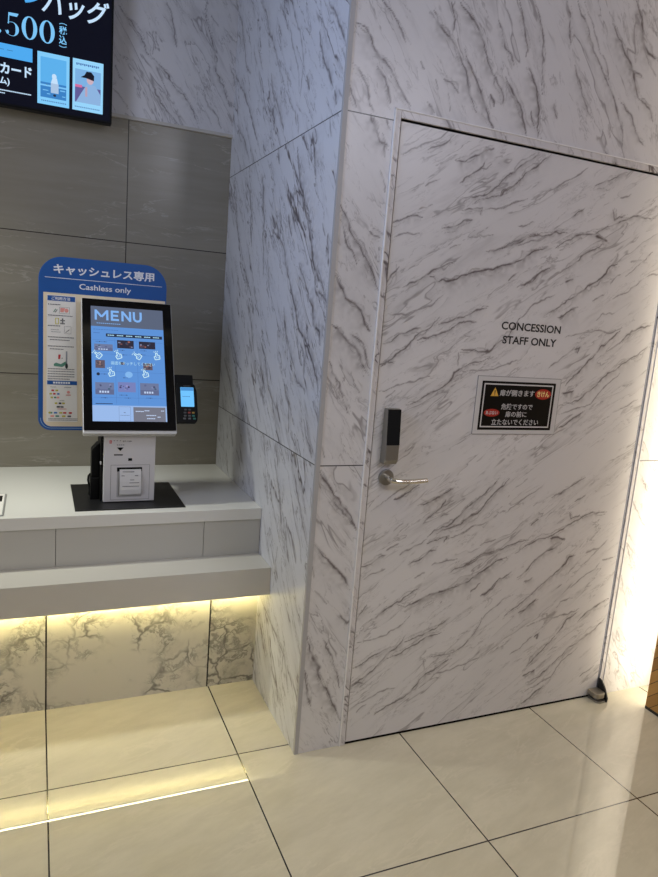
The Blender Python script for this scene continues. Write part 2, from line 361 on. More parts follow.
def draw_veins(U, Z, veins, seed, k=1.):
    """pigment strength of the veins at the points (U, Z)"""
    val = np.zeros(U.shape)
    layers = [(*warpf(U, Z, seed, ((.05, .006), (.017, .0035), (.006, .0012))), 1., 1., 1),
              (*warpf(U, Z, seed+20, ((.07, .013), (.02, .005), (.006, .0015))), .55, .62, 2),
              (*warpf(U, Z, seed+40, ((.09, .022), (.025, .007), (.007, .0018))), .50, .45, 2)]
    brk = .55+.45*vnoise(U, Z, .022, seed+60); brk2 = .5+.5*vnoise(U, Z, .03, seed+61); soft = .55+.45*vnoise(U, Z, .011, seed+62)
    for lx, lz, wk, ak, need in layers:
        for w, pts in veins:
            if w < need: continue
            P = np.array(pts); lo = P.min(0)-.05; hi = P.max(0)+.05
            m = (U > lo[0]) & (U < hi[0]) & (Z > lo[1]) & (Z < hi[1])
            if not m.any(): continue
            x = lx[m]; y = lz[m]; best = np.full(x.shape, 9.); side = np.zeros(x.shape); along = np.zeros(x.shape)
            seg = np.hypot(*np.diff(P, axis=0).T); tot = seg.sum(); acc = 0.
            for i in range(len(P)-1):
                d = P[i+1]-P[i]; L = seg[i]+1e-9
                t = np.clip(((x-P[i, 0])*d[0]+(y-P[i, 1])*d[1])/L**2, 0, 1)
                ex = x-P[i, 0]-t*d[0]; ey = y-P[i, 1]-t*d[1]; dd = np.hypot(ex, ey); c = dd < best
                best = np.where(c, dd, best); side = np.where(c, ex*d[1]-ey*d[0], side); along = np.where(c, (acc+t*L)/tot, along); acc += L
            tap = np.clip(np.minimum(along, 1-along)*5+.25, .25, 1)
            wd = (.0019, .0025, .0034)[w-1]*wk*k*tap*(.55+.9*brk2[m])
            core = (.75, .92, 1.0)[w-1]*ak*np.exp(-(best/wd)**2)*np.clip(brk[m]*1.5+.25, 0, 1)
            hw = (.006, .012, .021)[w-1]*k*tap
            hal = (.26, .52, .74)[w-1]*ak*np.exp(-best/hw)*np.where(side > 0, 1., .22)*soft[m]*np.clip(tap*1.1-.1, 0, 1)
            val[m] = np.maximum(val[m], np.maximum(core, hal))
    return np.clip(val, 0, 1)
def panel(name, horiz, u0, u1, z0, z1, off, material, veins, seed, step=.0035, skip=None, parent=None, flip=False, k=1.):
    """a face of the wall, finely divided, carrying the vein pigment"""
    nu = int((u1-u0)/step)+1; nz = int((z1-z0)/step)+1
    u = np.linspace(u0, u1, nu); zz = np.linspace(z0, z1, nz); U, Z = np.meshgrid(u, zz)
    val = draw_veins(U, Z, veins, seed, k).ravel()
    co = np.zeros((nu*nz, 3)); co[:, 2] = Z.ravel()
    if horiz == 'x': co[:, 0] = U.ravel(); co[:, 1] = off
    else: co[:, 1] = U.ravel(); co[:, 0] = off
    i, j = np.meshgrid(np.arange(nu-1), np.arange(nz-1)); b = (j*nu+i).ravel()
    q = np.stack([b, b+1, b+nu+1, b+nu], 1)
    if flip: q = q[:, ::-1]
    if skip:
        cu = (U[:-1, :-1]+step/2).ravel(); cz_ = (Z[:-1, :-1]+step/2).ravel()
        q = q[~((cu > skip[0]) & (cu < skip[1]) & (cz_ < skip[2]))]
        used = np.unique(q); rm = np.full(nu*nz, -1); rm[used] = np.arange(len(used)); q = rm[q]; co = co[used]; val = val[used]
    if parent is not None: co = co-np.array(parent.location)
    me = bpy.data.meshes.new(name); n = len(q)
    me.vertices.add(len(co)); me.vertices.foreach_set('co', co.astype(np.float32).ravel())
    me.loops.add(4*n); me.loops.foreach_set('vertex_index', q.astype(np.int32).ravel())
    me.polygons.add(n); me.polygons.foreach_set('loop_start', np.arange(0, 4*n, 4, dtype=np.int32)); me.polygons.foreach_set('loop_total', np.full(n, 4, dtype=np.int32))
    me.update(calc_edges=True)
    at = me.attributes.new('vein', 'FLOAT', 'POINT'); at.data.foreach_set('value', val.astype(np.float32))
    me.materials.append(material)
    o = bpy.data.objects.new(name, me); C.objects.link(o)
    if parent is not None: o.parent = parent
    return o

# ------------------------------------------------------------ setting
M().box(XL, XR, -3.2, D+.2, -.08, 0, floor_mat(G1, GY, S)).build('floor', kind='structure')
M().box(XL, XR, -3.2, D+.2, TOP, TOP+.08, mat('ceiling_paint', (120, 118, 116), .8)).build('ceiling', kind='structure')

mf = marble('marble_front', 'x', -56, 2.3, joints=(J1, J2), fine=.6)
w = M(); w.box(0, .162, .0006, .2, 0, TOP, mf); w.box(.162, 1.3605, .0006, .2, 2.077, TOP, mf); w.box(1.3605, XR, .0006, .2, 0, TOP, mf)
wf = w.build('wall_front', kind='structure')
panel('marble_facing', 'x', 0, 1.75, 0, TOP, 0, mf, parse('front'), 5, k=1.15, skip=(.163, 1.3598, 2.0765), parent=wf)
ms = marble('marble_side', 'y', 50, 11.1, joints=(J1, J2), base=(212, 212, 216), fine=1., dens=1.2, stretch=4.6)
wl = M().box(-.0034, -.0001, .0012, D, 0, TOP, ms).build('wall_left', kind='structure')
panel('marble_facing', 'y', 0, D, 0, TOP, -.004, ms, parse('side'), 15, parent=wl, flip=True, k=1.6)
bm_ = beige_mat((-1.6493, -.4493), (1.1234, 1.7115))
M().box(XL, -.004, D, D+.15, .0, ZB, bm_).build('wall_back', kind='structure')
mh = marble('marble_header', 'x', -58, 21.3, joints=(2.9,), fine=.6)
wh_ = M().box(XL, -.004, D-.0075, D+.15, ZB+.012, TOP, mh).build('wall_header', kind='structure')
panel('marble_facing', 'x', -.9, -.004, ZB+.012, TOP, D-.008, mh, parse('header'), 25, parent=wh_)
M().box(XL, -.004, D-.014, D+.01, ZB-.001, ZB+.012, mat('trim_cream', (196, 190, 180), .4)).build('trim_1', kind='structure')
M().box(XL, -.004, DL, DL+.08, 0, ZL2, calacatta('marble_grey_veined', (-1.3566, -.7738, -.1909))).build('wall_under', kind='structure')
tm = mat('trim_aluminium', (172, 170, 170), .45, .0)
M().box(-.0062, .0085, -.0026, -.0001, 0, TOP, tm).box(-.0062, -.0042, -.0001, .009, 0, TOP, tm).build('trim_2', kind='structure')
# casing round the door
mc = marble('marble_casing', 'x', -56, 6.3, base=(214, 210, 210))
c = M()
for (a, b, z0, z1) in ((.1625, DX0-.0035, 0, 2.0765), (DX1+.004, 1.3600, 0, 2.0765), (DX0-.0035, DX1+.004, DZ+.004, 2.0765)):
    c.box(a, b, -.004, .14, z0, z1, mc)
c.build('trim_3', kind='structure', bevel=.0012)
e = M(); em = mat('edge_white', (232, 230, 228), .35)
e.box(.1595, .1635, -.0065, .004, 0, 2.0795, em); e.box(.1595, 1.363, -.0065, .004, 2.0757, 2.0795, em); e.box(1.3592, 1.363, -.0065, .004, 0, 2.0795, em)
e.build('trim_4', kind='structure', bevel=.0008)
rb = mat('rebate_shade_black', (14, 13, 13), .9, spec=.1)
M().box(DX0-.01, DX1+.01, .06, .14, 0, DZ+.01, rb).box(DX0, DX1, .0012, .06, .0002, .0088, rb).box(DX0-.0034, DX0-.0003, .003, .06, 0, DZ+.003, rb).box(DX0, DX1, .003, .06, DZ-.0028, DZ+.0038, rb).build('rebate_gap_shade', kind='structure')  # dark rebate backing, plus black strips that paint shade into the door gaps

# wooden return wall on the right, standing clear of the front wall
M().box(1.4672, 1.62, -1.9, -.135, .012, TOP, wood_mat()).build('wall_right', kind='structure')
M().box(1.4664, 1.62, -1.9, -.1345, 0, .012, mat('dark_plinth', (30, 26, 24), .5)).build('baseboard_right', kind='structure')

# ------------------------------------------------------------ door
md = marble('marble_door', 'x', 33, 40.7, stretch=4.4, fine=.55)
door = M().box(DX0, DX1, .0006, .045, .009, DZ-.003, md).build('door_1', kind='structure', bevel=.001, loc=(DX0, 0, .007))
dv_ = [v for v in parse('door')]; PER = 1.1035      # the printed pattern of the laminate repeats up the door
dv_ += [(w_, [(x, z-PER) for x, z in p]) for w_, p in dv_ if min(z for x, z in p) > .9 and max(z for x, z in p)-PER < 1.0]
panel('marble_facing', 'x', DX0+.0005, DX1-.0005, 0.0095, DZ-.0035, 0, md, dv_, 35, step=.003, parent=door, k=1.15)
door['label'] = 'marble-patterned staff door with black lettering, handle and electronic lock'
M().box(DX1-.0045, DX1-.0005, -.0012, .001, .01, DZ-.005, mat('door_edge_metal', (120, 124, 140), .3, .7)).build('edge_strip', door)
ink = mat('black_lettering', (18, 18, 20), .5)
t = M().frame((0, 0, 0), **FRONT)
t.text('CONCESSION', .6335, .888, 1.4655, 1.4925, .0002, ink, bold=.02)
t.text('STAFF ONLY', .6445, .876, 1.4185, 1.4455, .0002, ink, bold=.02)
t.build('lettering', door)
steel = mat('brushed_steel', (214, 208, 194), .22, .9)
steel_d = mat('brushed_steel_dark', (150, 147, 140), .34, .8)
lk = M().frame((0, 0, 0), X=(0, -1, 0), Y=(0, 0, 1), Z=(1, 0, 0))
lk.prism([(0, 1.010), (.028, 1.010), (.036, 1.024), (.036, 1.072), (.027, 1.184), (.022, 1.190), (0, 1.190)], .2170, .2655, steel_d)
lock = lk.build('electronic_lock', door, bevel=.003, seg=3)
kp = M().frame((0, 0, 0), X=(0, -1, 0), Y=(0, 0, 1), Z=(1, 0, 0))
kp.prism([(.030, 1.0735), (.0368, 1.0735), (.0277, 1.1885), (.02, 1.1885)], .2178, .2650, mat('black_glass', (6, 6, 8), .08, spec=.6))
kp.build('keypad_panel', lock, bevel=.0012, label='black glass keypad panel')
lv = M()
cx, cz = .2448, .9607
lv.tube([(cx, 0, cz), (cx, -.009, cz)], [.027, .026], steel_d, 32)
lv.tube([(cx, -.009, cz), (cx, -.03, cz), (cx+.003, -.042, cz-.001), (cx+.012, -.049, cz-.002), (cx+.03, -.052, cz-.004), (cx+.06, -.052, cz-.0045), (cx+.10, -.052, cz-.003), (cx+.128, -.052, cz-.001)],
        [.009, .009, .009, .0088, .0085, .008, .008, .0078], steel, 18)
lv.build('lever_handle', door, smooth=False, bevel=.0008)

# bottom pivot at the hinge side
fp = thing('pivot_hinge', (1.31, -.03, 0), 'metal pivot hinge block at the bottom right corner of the marble door', 'hinge')
M().prism(rrect(1.282, 1.333, -.056, -.003, (.018, .018, .003, .003)), .020, .040, mat('pivot_metal', (158, 150, 136), .35, .7)).build('pivot_block', fp, bevel=.002)
M().prism(rrect(1.288, 1.338, -.058, -.003, (.018, .018, .003, .003)), 0, .008, steel_d).build('floor_plate', fp, bevel=.001)
M().tube([(1.310, -.030, .008), (1.310, -.030, .020)], .013, steel_d, 20).build('pivot_pin', fp)
cv = M().frame((0, 0, 0), X=(0, -1, 0), Y=(0, 0, 1), Z=(1, 0, 0))
cv.prism([(.003, 0), (.058, 0), (.060, .018), (.040, .055), (.020, .076), (.003, .082)], 1.3345, 1.3415, mat('black_cover', (28, 27, 26), .45))
cv.build('side_cover', fp, bevel=.0015, label='black curved side cover')

# ------------------------------------------------------------ warning sign on the door
sg = thing('warning_sign', (.741, 0, 1.105), 'laminated black and white Japanese warning sign stuck on the marble door', 'sign')
white_s = mat('sign_white', (205, 203, 203), .3, coat=.3); blk = mat('sign_black', (9, 9, 10), .4, spec=.2)
M().frame((0, 0, 0), **FRONT).prism(rrect(.5615, .9205, 1.105, 1.3075, .002, 2), .0002, .0022, mat('laminate_edge', (150, 148, 148), .2, coat=.6)).build('laminate', sg)
M().frame((0, 0, 0), **FRONT).prism(rrect(.5635, .9185, 1.107, 1.3055, .001, 2), .0022, .0026, white_s).build('paper', sg)
pb = M().frame((0, 0, 0), **FRONT)
pb.prism(rrect(.5815, .8985, 1.121, 1.2905, .0005, 1), .0026, .0029, blk)
pb.build('black_field', sg)
def frame_rect(m, x0, x1, y0, y1, w, z0, z1, mt): m.prism_hole([(x0, y0), (x1, y0), (x1, y1), (x0, y1)], [(x0+w, y0+w), (x1-w, y0+w), (x1-w, y1-w), (x0+w, y1-w)], z0, z1, mt)
pl = M().frame((0, 0, 0), **FRONT); frame_rect(pl, .5905, .8885, 1.130, 1.2825, .0045, .0029, .0031, white_s); pl.build('white_border', sg)
tw = mat('sign_text', (196, 194, 194), .4)
M().frame((0, 0, 0), **FRONT).text('扉が開きます', .6585, .807, 1.2400, 1.2625, .0030, tw, bold=.012).build('text_line', sg)
M().frame((0, 0, 0), **FRONT).text('危険ですので', .671, .806, 1.193, 1.214, .0030, tw, bold=.010).build('text_line', sg)
M().frame((0, 0, 0), **FRONT).text('扉の前に', .692, .784, 1.1665, 1.1875, .0030, tw, bold=.010).build('text_line', sg)
M().frame((0, 0, 0), **FRONT).text('立たないでください', .637, .840, 1.1385, 1.1600, .0030, tw, bold=.010).build('text_line', sg)
red = mat('sign_red', (170, 40, 30), .4); yel = mat('sign_yellow', (222, 172, 70), .4)
def ell(cx, cy, rx, ry, n=28, a0=0): return [(cx+rx*math.cos(2*math.pi*k/n+a0), cy+ry*math.sin(2*math.pi*k/n+a0)) for k in range(n)]
for cx_, cy_, rx_, ry_, word, q in ((.846, 1.2500, .035, .0185, 'きけん', (.8195, .8725, 1.2400, 1.2610)), (.6335, 1.181, .0325, .0135, 'あぶない', (.6085, .6585, 1.1745, 1.1875))):
    ba = M().frame((0, 0, 0), **FRONT).prism(ell(cx_, cy_, rx_, ry_), .0030, .0034, red)
    ba.text(word, *q, .0034, mat('badge_text', (240, 226, 150), .4) if word[0] == 'き' else tw, bold=.02); ba.build('red_badge', sg)
tr = M().frame((0, 0, 0), **FRONT)
tr.prism([(.6205, 1.2390), (.6535, 1.2390), (.637, 1.2690)], .0030, .0034, yel)
tr.prism([(.6355, 1.2465), (.6385, 1.2465), (.6393, 1.2590), (.6347, 1.2590)], .0034, .0036, ink); tr.prism(ell(.637, 1.2432, .0017, .0017, 12), .0034, .0036, ink)
tr.build('warning_triangle', sg, label='yellow warning triangle')

# ------------------------------------------------------------ counter
ct = thing('serving_counter', (-.9, .8, ZL2), 'grey-white counter with a lower ledge carrying the touch kiosk', 'counter')
wc = mat('counter_white', (222, 220, 214), .26, spec=.5)
wc2 = mat('counter_fascia', (190, 187, 180), .34)
M().box(XL, -.0045, YC, D-.001, ZC2, ZC, wc).build('worktop', ct, bevel=.0015)
xs = [XL, -1.2624, -.744, -.2256, -.0045]
for i in range(4):
    M().box(xs[i]+.0008, xs[i+1]-.0008, YC+.006, YC+.024, ZL-.002, ZC2, wc2).build('fascia_panel', ct, bevel=.0006)
M().box(XL, -.0045, YC+.024, D-.05, ZL2+.03, ZC2, mat('carcass', (60, 58, 56), .7)).build('carcass', ct)
M().box(XL, -.0045, YL, YC+.03, ZL2, ZL-.002, mat('ledge_white', (196, 192, 184), .34)).build('ledge', ct, bevel=.0012)
M().box(XL+.02, -.012, .437, .4529, ZL2-.007, ZL2-.0002, mat('led_channel', (120, 118, 112), .6)).box(XL+.02, -.012, .4528, .4552, ZL2-.0082, ZL2-.0071, mat('led_channel', (120, 118, 112), .6)).build('light_channel', ct)
ld = C.objects['light_channel']
M().box(XL+.02, -.012, .4412, .4446, ZL2-.0088, ZL2-.0070, mat('led_edge', (255, 242, 196), .4, emit=34.)).box(XL+.02, -.012, .4530, .4545, ZL2-.0069, ZL2-.0003, mat('led_glow', (255, 240, 166), .4, emit=360.)).build('light_strip', ld, label='warm white light strip under the ledge')

# ------------------------------------------------------------ kiosk
kx0, kx1 = -.579, -.394
ks = thing('order_kiosk', (-.486, .74, ZC), 'white self-order touch kiosk with blue MENU screen standing on the counter', 'kiosk')
bk = mat('black_plate', (26, 26, 28), .42, .2); bp = mat('black_plastic', (6, 6, 7), .5, spec=.2)
wh = mat('kiosk_white', (205, 202, 203), .36); sil = mat('kiosk_silver', (196, 194, 192), .34, .15)
M().box(-.680, -.290, .553, .922, ZC+.0002, ZC+.0035, bk).build('base_plate', ks, bevel=.0008)
pd = M().frame((0, 0, 0), X=(0, 1, 0), Y=(0, 0, 1), Z=(1, 0, 0))
pd.prism([(.662, ZC+.0035), (.662, .992), (.762, 1.205), (.800, 1.205), (.800, ZC+.0035)], -.588, -.400, bp)
pd.build('pedestal', ks, bevel=.002)
fr = M().frame((0, 0, 0), X=(0, 1, 0), Y=(0, 0, 1), Z=(1, 0, 0))
fr.prism([(.640, ZC+.006), (.640, .972), (.648, .985), (.662, .985), (.662, ZC+.006)], kx0, kx1, wh)
fc = fr.build('front_cover', ks, bevel=.0025, label='white front cover with printer window')
FK = lambda y: M().frame((0, y, 0), **FRONT)
pr = FK(.64); seam = mat('seam_grey', (120, 118, 118), .6)
frame_rect(pr, -.554, -.413, .729, .863, .0012, 0, .0004, seam); pr.build('printer_door', fc)
ow = FK(.64); ow.prism(rrect(-.5315, -.4415, .7395, .8535, .003, 3), 0, .0006, mat('slot_grey', (168, 166, 166), .5))
ow.box(-.5315, -.4415, .838, .8535, .0006, .0012, bp); ow.build('printer_window', fc)
rc = FK(.64); rp = mat('receipt_paper', (214, 212, 211), .7)
pts = [(.0015, .846), (.006, .830), (.010, .80), (.011, .77), (.008, .752), (.003, .745)]
vs = [(x, z, n) for n, z in pts for x in (-.5225, -.4445)] + [(x, z, n-.0007) for n, z in pts for x in (-.5225, -.4445)]
k = len(pts); fs = [(2*i, 2*i+1, 2*i+3, 2*i+2) for i in range(k-1)] + [(2*k+2*i+1, 2*k+2*i, 2*k+2*i+2, 2*k+2*i+3) for i in range(k-1)]
fs += [(2*i, 2*i+2, 2*k+2*i+2, 2*k+2*i) for i in range(k-1)] + [(2*i+3, 2*i+1, 2*k+2*i+1, 2*k+2*i+3) for i in range(k-1)] + [(1, 0, 2*k, 2*k+1), (2*k-2, 2*k-1, 4*k-1, 4*k-2)]
rc.add(vs, fs, rp); rcp = rc.build('receipt', ks, label='white receipt paper curling in the printer window')
rl = FK(.64); gi = mat('faint_ink', (120, 118, 120), .7)
for (x0, x1, z, n) in ((-.512, -.470, .8365, .0055), (-.516, -.505, .822, .0085), (-.468, -.456, .822, .0085), (-.485, -.470, .806, .0098), (-.487, -.452, .795, .0104), (-.512, -.452, .782, .0109)):
    rl.box(x0, x1, z, z+.0022, n, n+.0006, gi)
rl.build('receipt_print', rcp)
lg = FK(.64); rd = mat('logo_red', (190, 48, 52), .5)
lg.prism(rrect(-.5600, -.5520, .9440, .9555, .001, 2), 0, .0004, rd); lg.text('II', -.5580, -.5540, .9465, .9530, .0003, wh, bold=.01)
for x0, x1, z in ((-.545, -.542, .953), (-.535, -.531, .953), (-.523, -.520, .953)): lg.box(x0, x1, z, z+.003, 0, .0003, gi)
lg.build('logo_mark', fc); lg = FK(.64); lg.text('ST-100', -.513, -.482, .9495, .9545, .0001, mat('dark_ink', (52, 50, 52), .6), bold=.01)
for i in range(4): lg.box(-.534+i*.007, -.529+i*.007, .937, .940, 0, .0003, gi)
lg.build('model_text', fc); lg = FK(.64); lg.prism([(-.5335, .9290), (-.5215, .9155), (-.5095, .9290)], 0, .0005, bp)
lg.build('arrow_mark', fc); lg = FK(.64); lg.box(-.5435, -.5125, .8985, .9035, 0, .0003, mat('dark_ink', (52, 50, 52), .6))
lg.build('label_mark', fc); lg = FK(.64); lg.box(-.4925, -.4785, .8780, .8880, 0, .0006, bp)
lg.build('sensor_window', fc)

# monitor: plane leaned back
T = .443
MO = (-.489-.1625, .60, 1.0)
MF = dict(X=(1, 0, 0), Y=(0, math.sin(T), math.cos(T)), Z=(0, -math.cos(T), math.sin(T)))
MN = lambda: M().frame(MO, **MF)
mon = MN().prism(rrect(-.0025, .3275, -.0125, .5115, .006, 4), -.036, -.002, sil).build('monitor', ks, bevel=.002)
glass = mat('bezel_glass', (10, 10, 11), .07, spec=.55)
MN().prism(rrect(0, .325, 0, .509, .004, 4), -.002, .0, glass).build('bezel', mon)
b_ = M(); 
sc_ = MN(); blue = screen_mat('blue', (92, 145, 214)); hdr = screen_mat('header', (90, 100, 122)); reflected_pale = screen_mat('reflected_pale', (152, 184, 232)); tt = screen_mat('title', (128, 178, 240))
sc_.box(.030, .293, .094, .400, 0, .0004, blue); sc_.box(.030, .293, .400, .480, 0, .0004, hdr); sc_.box(.030, .293, .034, .094, 0, .0004, reflected_pale)  # paler bottom band paints a reflection on the glass into the screen colour
scr = sc_.build('screen', mon, label='lit blue touch screen showing MENU')
ui = MN(); z = .0005
lw = .0078
def stroke(pts):
    global z
    for a_, b_ in zip(pts, pts[1:]): ui.bar(a_, b_, lw, .0005, z+.00001*len(ui.f), tt)
y0_, y1_ = .4255, .4660
for pts in ([(.0475, y0_), (.0475, y1_)], [(.0885, y0_), (.0885, y1_)], [(.0480, y1_-.003), (.0680, .4385)], [(.0880, y1_-.003), (.0680, .4385)],
            [(.1050, y0_), (.1050, y1_)], [(.1040, y0_+.0038), (.1300, y0_+.0038)], [(.1040, .4460), (.1270, .4460)], [(.1040, y1_-.0038), (.1300, y1_-.0038)],
            [(.1430, y0_), (.1430, y1_)], [(.1430, y1_-.002), (.1710, y0_+.002)], [(.1710, y0_), (.1710, y1_)],
            [(.1850, y1_), (.1850, .4400), (.1870, .4330), (.1930, .4290), (.2000, .4285), (.2060, .4310), (.2095, .4370), (.2100, .4450), (.2100, y1_)]): stroke(pts)
for i in range(12): ui.box(.050+i*.0072, .0555+i*.0072, .4115, .4140, .0004, z, tt)
dk = screen_mat('dark', (38, 46, 66)); gy = screen_mat('grey', (108, 122, 158)); dsh = screen_mat('dash', (70, 110, 175)); lt = screen_mat('light', (176, 222, 244)); hl_ = screen_mat('hand', (205, 240, 250)); wt = screen_mat('white', (190, 208, 240))
for i in range(10): ui.box(.038+i*.009, .045+i*.009, .3865, .3885, .0004, z, dsh)
ui.box(.038, .060, .3725, .3745, .0004, z, dsh)
ui.box(.0820, .2870, .3605, .3730, .0004, z, dk)
for k in range(6):
    for i in range(3): ui.box(.088+k*.033+i*.008, .0945+k*.033+i*.008, .3650, .3685, z, z+.0002, lt)
ui.build('page_header', scr)
def tile(u0, u1, v0, v1, kind):
    m = MN(); rn = random.Random(int(u0*1e4+v0*1e3))
    pal = {'dark': [(44, 42, 58), (86, 66, 78), (120, 128, 160), (150, 96, 90), (58, 70, 98)], 'grey': [(108, 120, 156), (92, 102, 140), (130, 140, 180), (70, 76, 108), (60, 92, 110)], 'food': [(96, 84, 96), (150, 118, 112), (70, 60, 76), (168, 140, 140), (50, 60, 70)], 'purple': [(118, 128, 184), (66, 56, 92), (150, 146, 196), (52, 84, 90), (92, 92, 146)]}[kind]
    m.box(u0, u1, v0, v1, .0004, .0006, screen_mat(kind+'0', pal[0]))
    for i in range(9):
        a = rn.uniform(u0+.003, u1-.010); b = rn.uniform(v0+.003, v1-.009)
        cm = screen_mat('%s%d' % (kind, 1+i % 4), pal[1+i % 4])
        if rn.random() < .5: m.prism(ell(a+.004, b+.003, rn.uniform(.002, .005), rn.uniform(.002, .004), 14), .0006, .0007+i*.00002, cm)
        else: m.box(a, a+rn.uniform(.003, .009), b, b+rn.uniform(.002, .006), .0006, .0007+i*.00002, cm)
    if kind == 'grey':
        m.box(u0, u1, v0, v0+(v1-v0)*.42, .0009, .0010, screen_mat('grey_band', (96, 106, 142)))
        for i in range(4): m.box(u0+.014+i*.009, u0+.020+i*.009, v0+(v1-v0)*.14, v0+(v1-v0)*.30, .0010, .0011, wt)
    m.build('menu_picture', scr)
tile(.040, .105, .304, .330, 'grey'); tile(.121, .181, .317, .349, 'dark'); tile(.200, .260, .319, .348, 'dark')
tile(.043, .076, .236, .267, 'food'); tile(.130, .146, .252, .262, 'dark'); tile(.213, .247, .235, .262, 'food')
tile(.041, .106, .135, .181, 'grey'); tile(.120, .183, .146, .184, 'purple'); tile(.199, .267, .136, .183, 'grey')
dm = MN()
for v in (.352, .298, .230, .130): dm.box(.034, .288, v-.0065, v-.0058, .0004, .0005, dsh)
for u in (.113, .192): dm.box(u, u+.0007, .100, .355, .0004, .0005, dsh)
for (u, v, n) in ((.045, .338, 7), (.125, .308, 4), (.205, .310, 4), (.045, .296, 3), (.140, .290, 3), (.206, .294, 3), (.060, .212, 4), (.140, .200, 3), (.210, .208, 3), (.060, .121, 4), (.142, .122, 4), (.220, .124, 4), (.124, .133, 5)):
    for i in range(n): dm.box(u+i*.006, u+.0045+i*.006, v, v+.0025, .0004, .0006, dk if (i+n) % 3 == 0 else dsh)
dm.box(.041, .100, .099, .1015, .0004, .0006, dk)
dm.prism(ell(.052, .213, .006, .006, 16), .0004, .0006, dk)
dm.prism(ell(.160, .214, .0135, .0120), .0004, .0006, screen_mat('dot', (130, 182, 236)))
dm.text('画面をタッチしてください', .098, .256, .2510, .2640, .0009, lt, th=.0002)
dm.build('page_details', scr)
def hand(u, v, a):
    m = MN(); ca, sa = math.cos(a), math.sin(a)
    R = lambda x, y: (u+ca*x-sa*y, v+sa*x+ca*y)
    pts = [(-.010, -.010), (.008, -.010), (.010, .004), (.003, .006), (.002, .016), (-.003, .016), (-.004, .004), (-.011, .003)]
    for i in range(len(pts)):
        m.bar(R(*pts[i]), R(*pts[(i+1) % len(pts)]), .0029, .0009, .0011, hl_)
    m.bar(R(-.004, -.004), R(-.004, .003), .0018, .0009, .0011, hl_); m.bar(R(.003, -.005), R(.003, .002), .0018, .0009, .0011, hl_)
    for d in (-.5, 0, .5): m.bar(R(-.001+.010*math.sin(d), .014+.006*math.cos(d)), R(-.001+.016*math.sin(d), .014+.011*math.cos(d)), .0020, .0009, .0011, hl_)
    m.build('tap_hand_icon', scr)
for (u, v), a in zip(((.055, .286), (.126, .286), (.197, .288), (.266, .289), (.099, .217), (.221, .217)), (.9, .4, 1.0, .2, .3, .35)): hand(u, v, a)
bt = MN()
bt.box(.172, .288, .034, .089, .0004, .0007, screen_mat('button_grey', (116, 118, 132))); frame_rect(bt, .121, .162, .036, .090, .0008, .0004, .0006, gy)
for (u, v, n) in ((.180, .071, 5), (.212, .074, 3), (.272, .074, 2), (.218, .056, 6), (.220, .044, 5), (.258, .050, 2)):
    for i in range(n): bt.box(u+i*.006, u+.0048+i*.006, v, v+.0035, .0007, .0009, wt)
for i in range(6): bt.box(.126+i*.0055, .130+i*.0055, .056, .058, .0004, .0006, gy)
bt.box(.138, .144, .066, .069, .0004, .0006, gy); bt.build('bottom_buttons', scr)

# payment terminal held at the right edge of the monitor
pt = thing('payment_terminal', (-.27, .62, 1.03), 'black card payment terminal with small blue screen beside the MENU screen', 'card terminal')
MN().prism(rrect(.3278, .398, .150, .224, .003, 3), -.035, -.006, bp).build('mounting_bracket', pt, bevel=.0015)
body = MN().prism([(.331, .031), (.399, .031), (.406, .040), (.409, .064), (.409, .156), (.403, .180), (.397, .186), (.336, .186), (.331, .180)], -.018, .004, bp).build('terminal_body', pt, bevel=.003, seg=3)
MN().prism(rrect(.3465, .3965, .0935, .1705, .002, 3), .004, .0046, screen_mat('terminal', (112, 196, 255), 1.)).build('terminal_screen', pt, label='small lit blue screen')
ks_ = MN(); ks_.box(.3475, .3955, .157, .1695, .0046, .0048, screen_mat('terminal_bar', (72, 140, 205)))
for i in range(5): ks_.box(.353+i*.006, .358+i*.006, .133, .135, .0046, .0048, dsh)
ks_.build('screen_bar', pt)
for (u, v, cc) in ((.360, .070, (70, 70, 74)), (.376, .070, (150, 58, 48)), (.391, .070, (150, 120, 50)), (.360, .058, (78, 78, 82)), (.376, .058, (78, 78, 82)), (.391, .058, (40, 110, 100)), (.357, .047, (90, 90, 94)), (.376, .047, (90, 90, 94)), (.394, .047, (40, 110, 100)), (.362, .082, (64, 64, 68)), (.378, .082, (64, 64, 68))):
    MN().prism(rrect(u-.005, u+.005, v-.0032, v+.0032, .0015, 3), .004, .0055, mat('key_%d_%d' % cc[:2], cc, .5)).build('key', pt)
tb = MN()
for i in range(7): tb.box(.359+i*.004, .362+i*.004, .1755, .1775, .004, .0045, mat('key_90_90', (90, 90, 94), .5))
tb.build('maker_mark', pt)

# black device at the left of the pedestal
d1 = M().frame((0, 0, 0), X=(1, 0, 0), Y=(0, 0, 1), Z=(0, 1, 0))
d1.prism([(-.617, .802), (-.589, .802), (-.589, .932), (-.597, .929), (-.615, .908), (-.617, .900)], .702, .755, bp)
d1.frame((0, 0, 0)); d1.box(-.621, -.589, .690, .765, ZC+.0035, .802, bp)
dv = d1.build('power_adapter', ks, bevel=.002, label='black angular power adapter box at the left of the pedestal')
M().tube([(-.619, .72, .812), (-.626, .715, .806), (-.628, .712, .790), (-.624, .712, .770), (-.622, .71, .75), (-.623, .712, .735), (-.615, .700, .728)], .0035, bp, 10).build('cable', dv, smooth=True)
M().box(-.5905, -.5865, .652, .6615, .862, .872, mat('clip_white', (200, 198, 196), .5)).build('cable_clip', ks, label='small white clip')

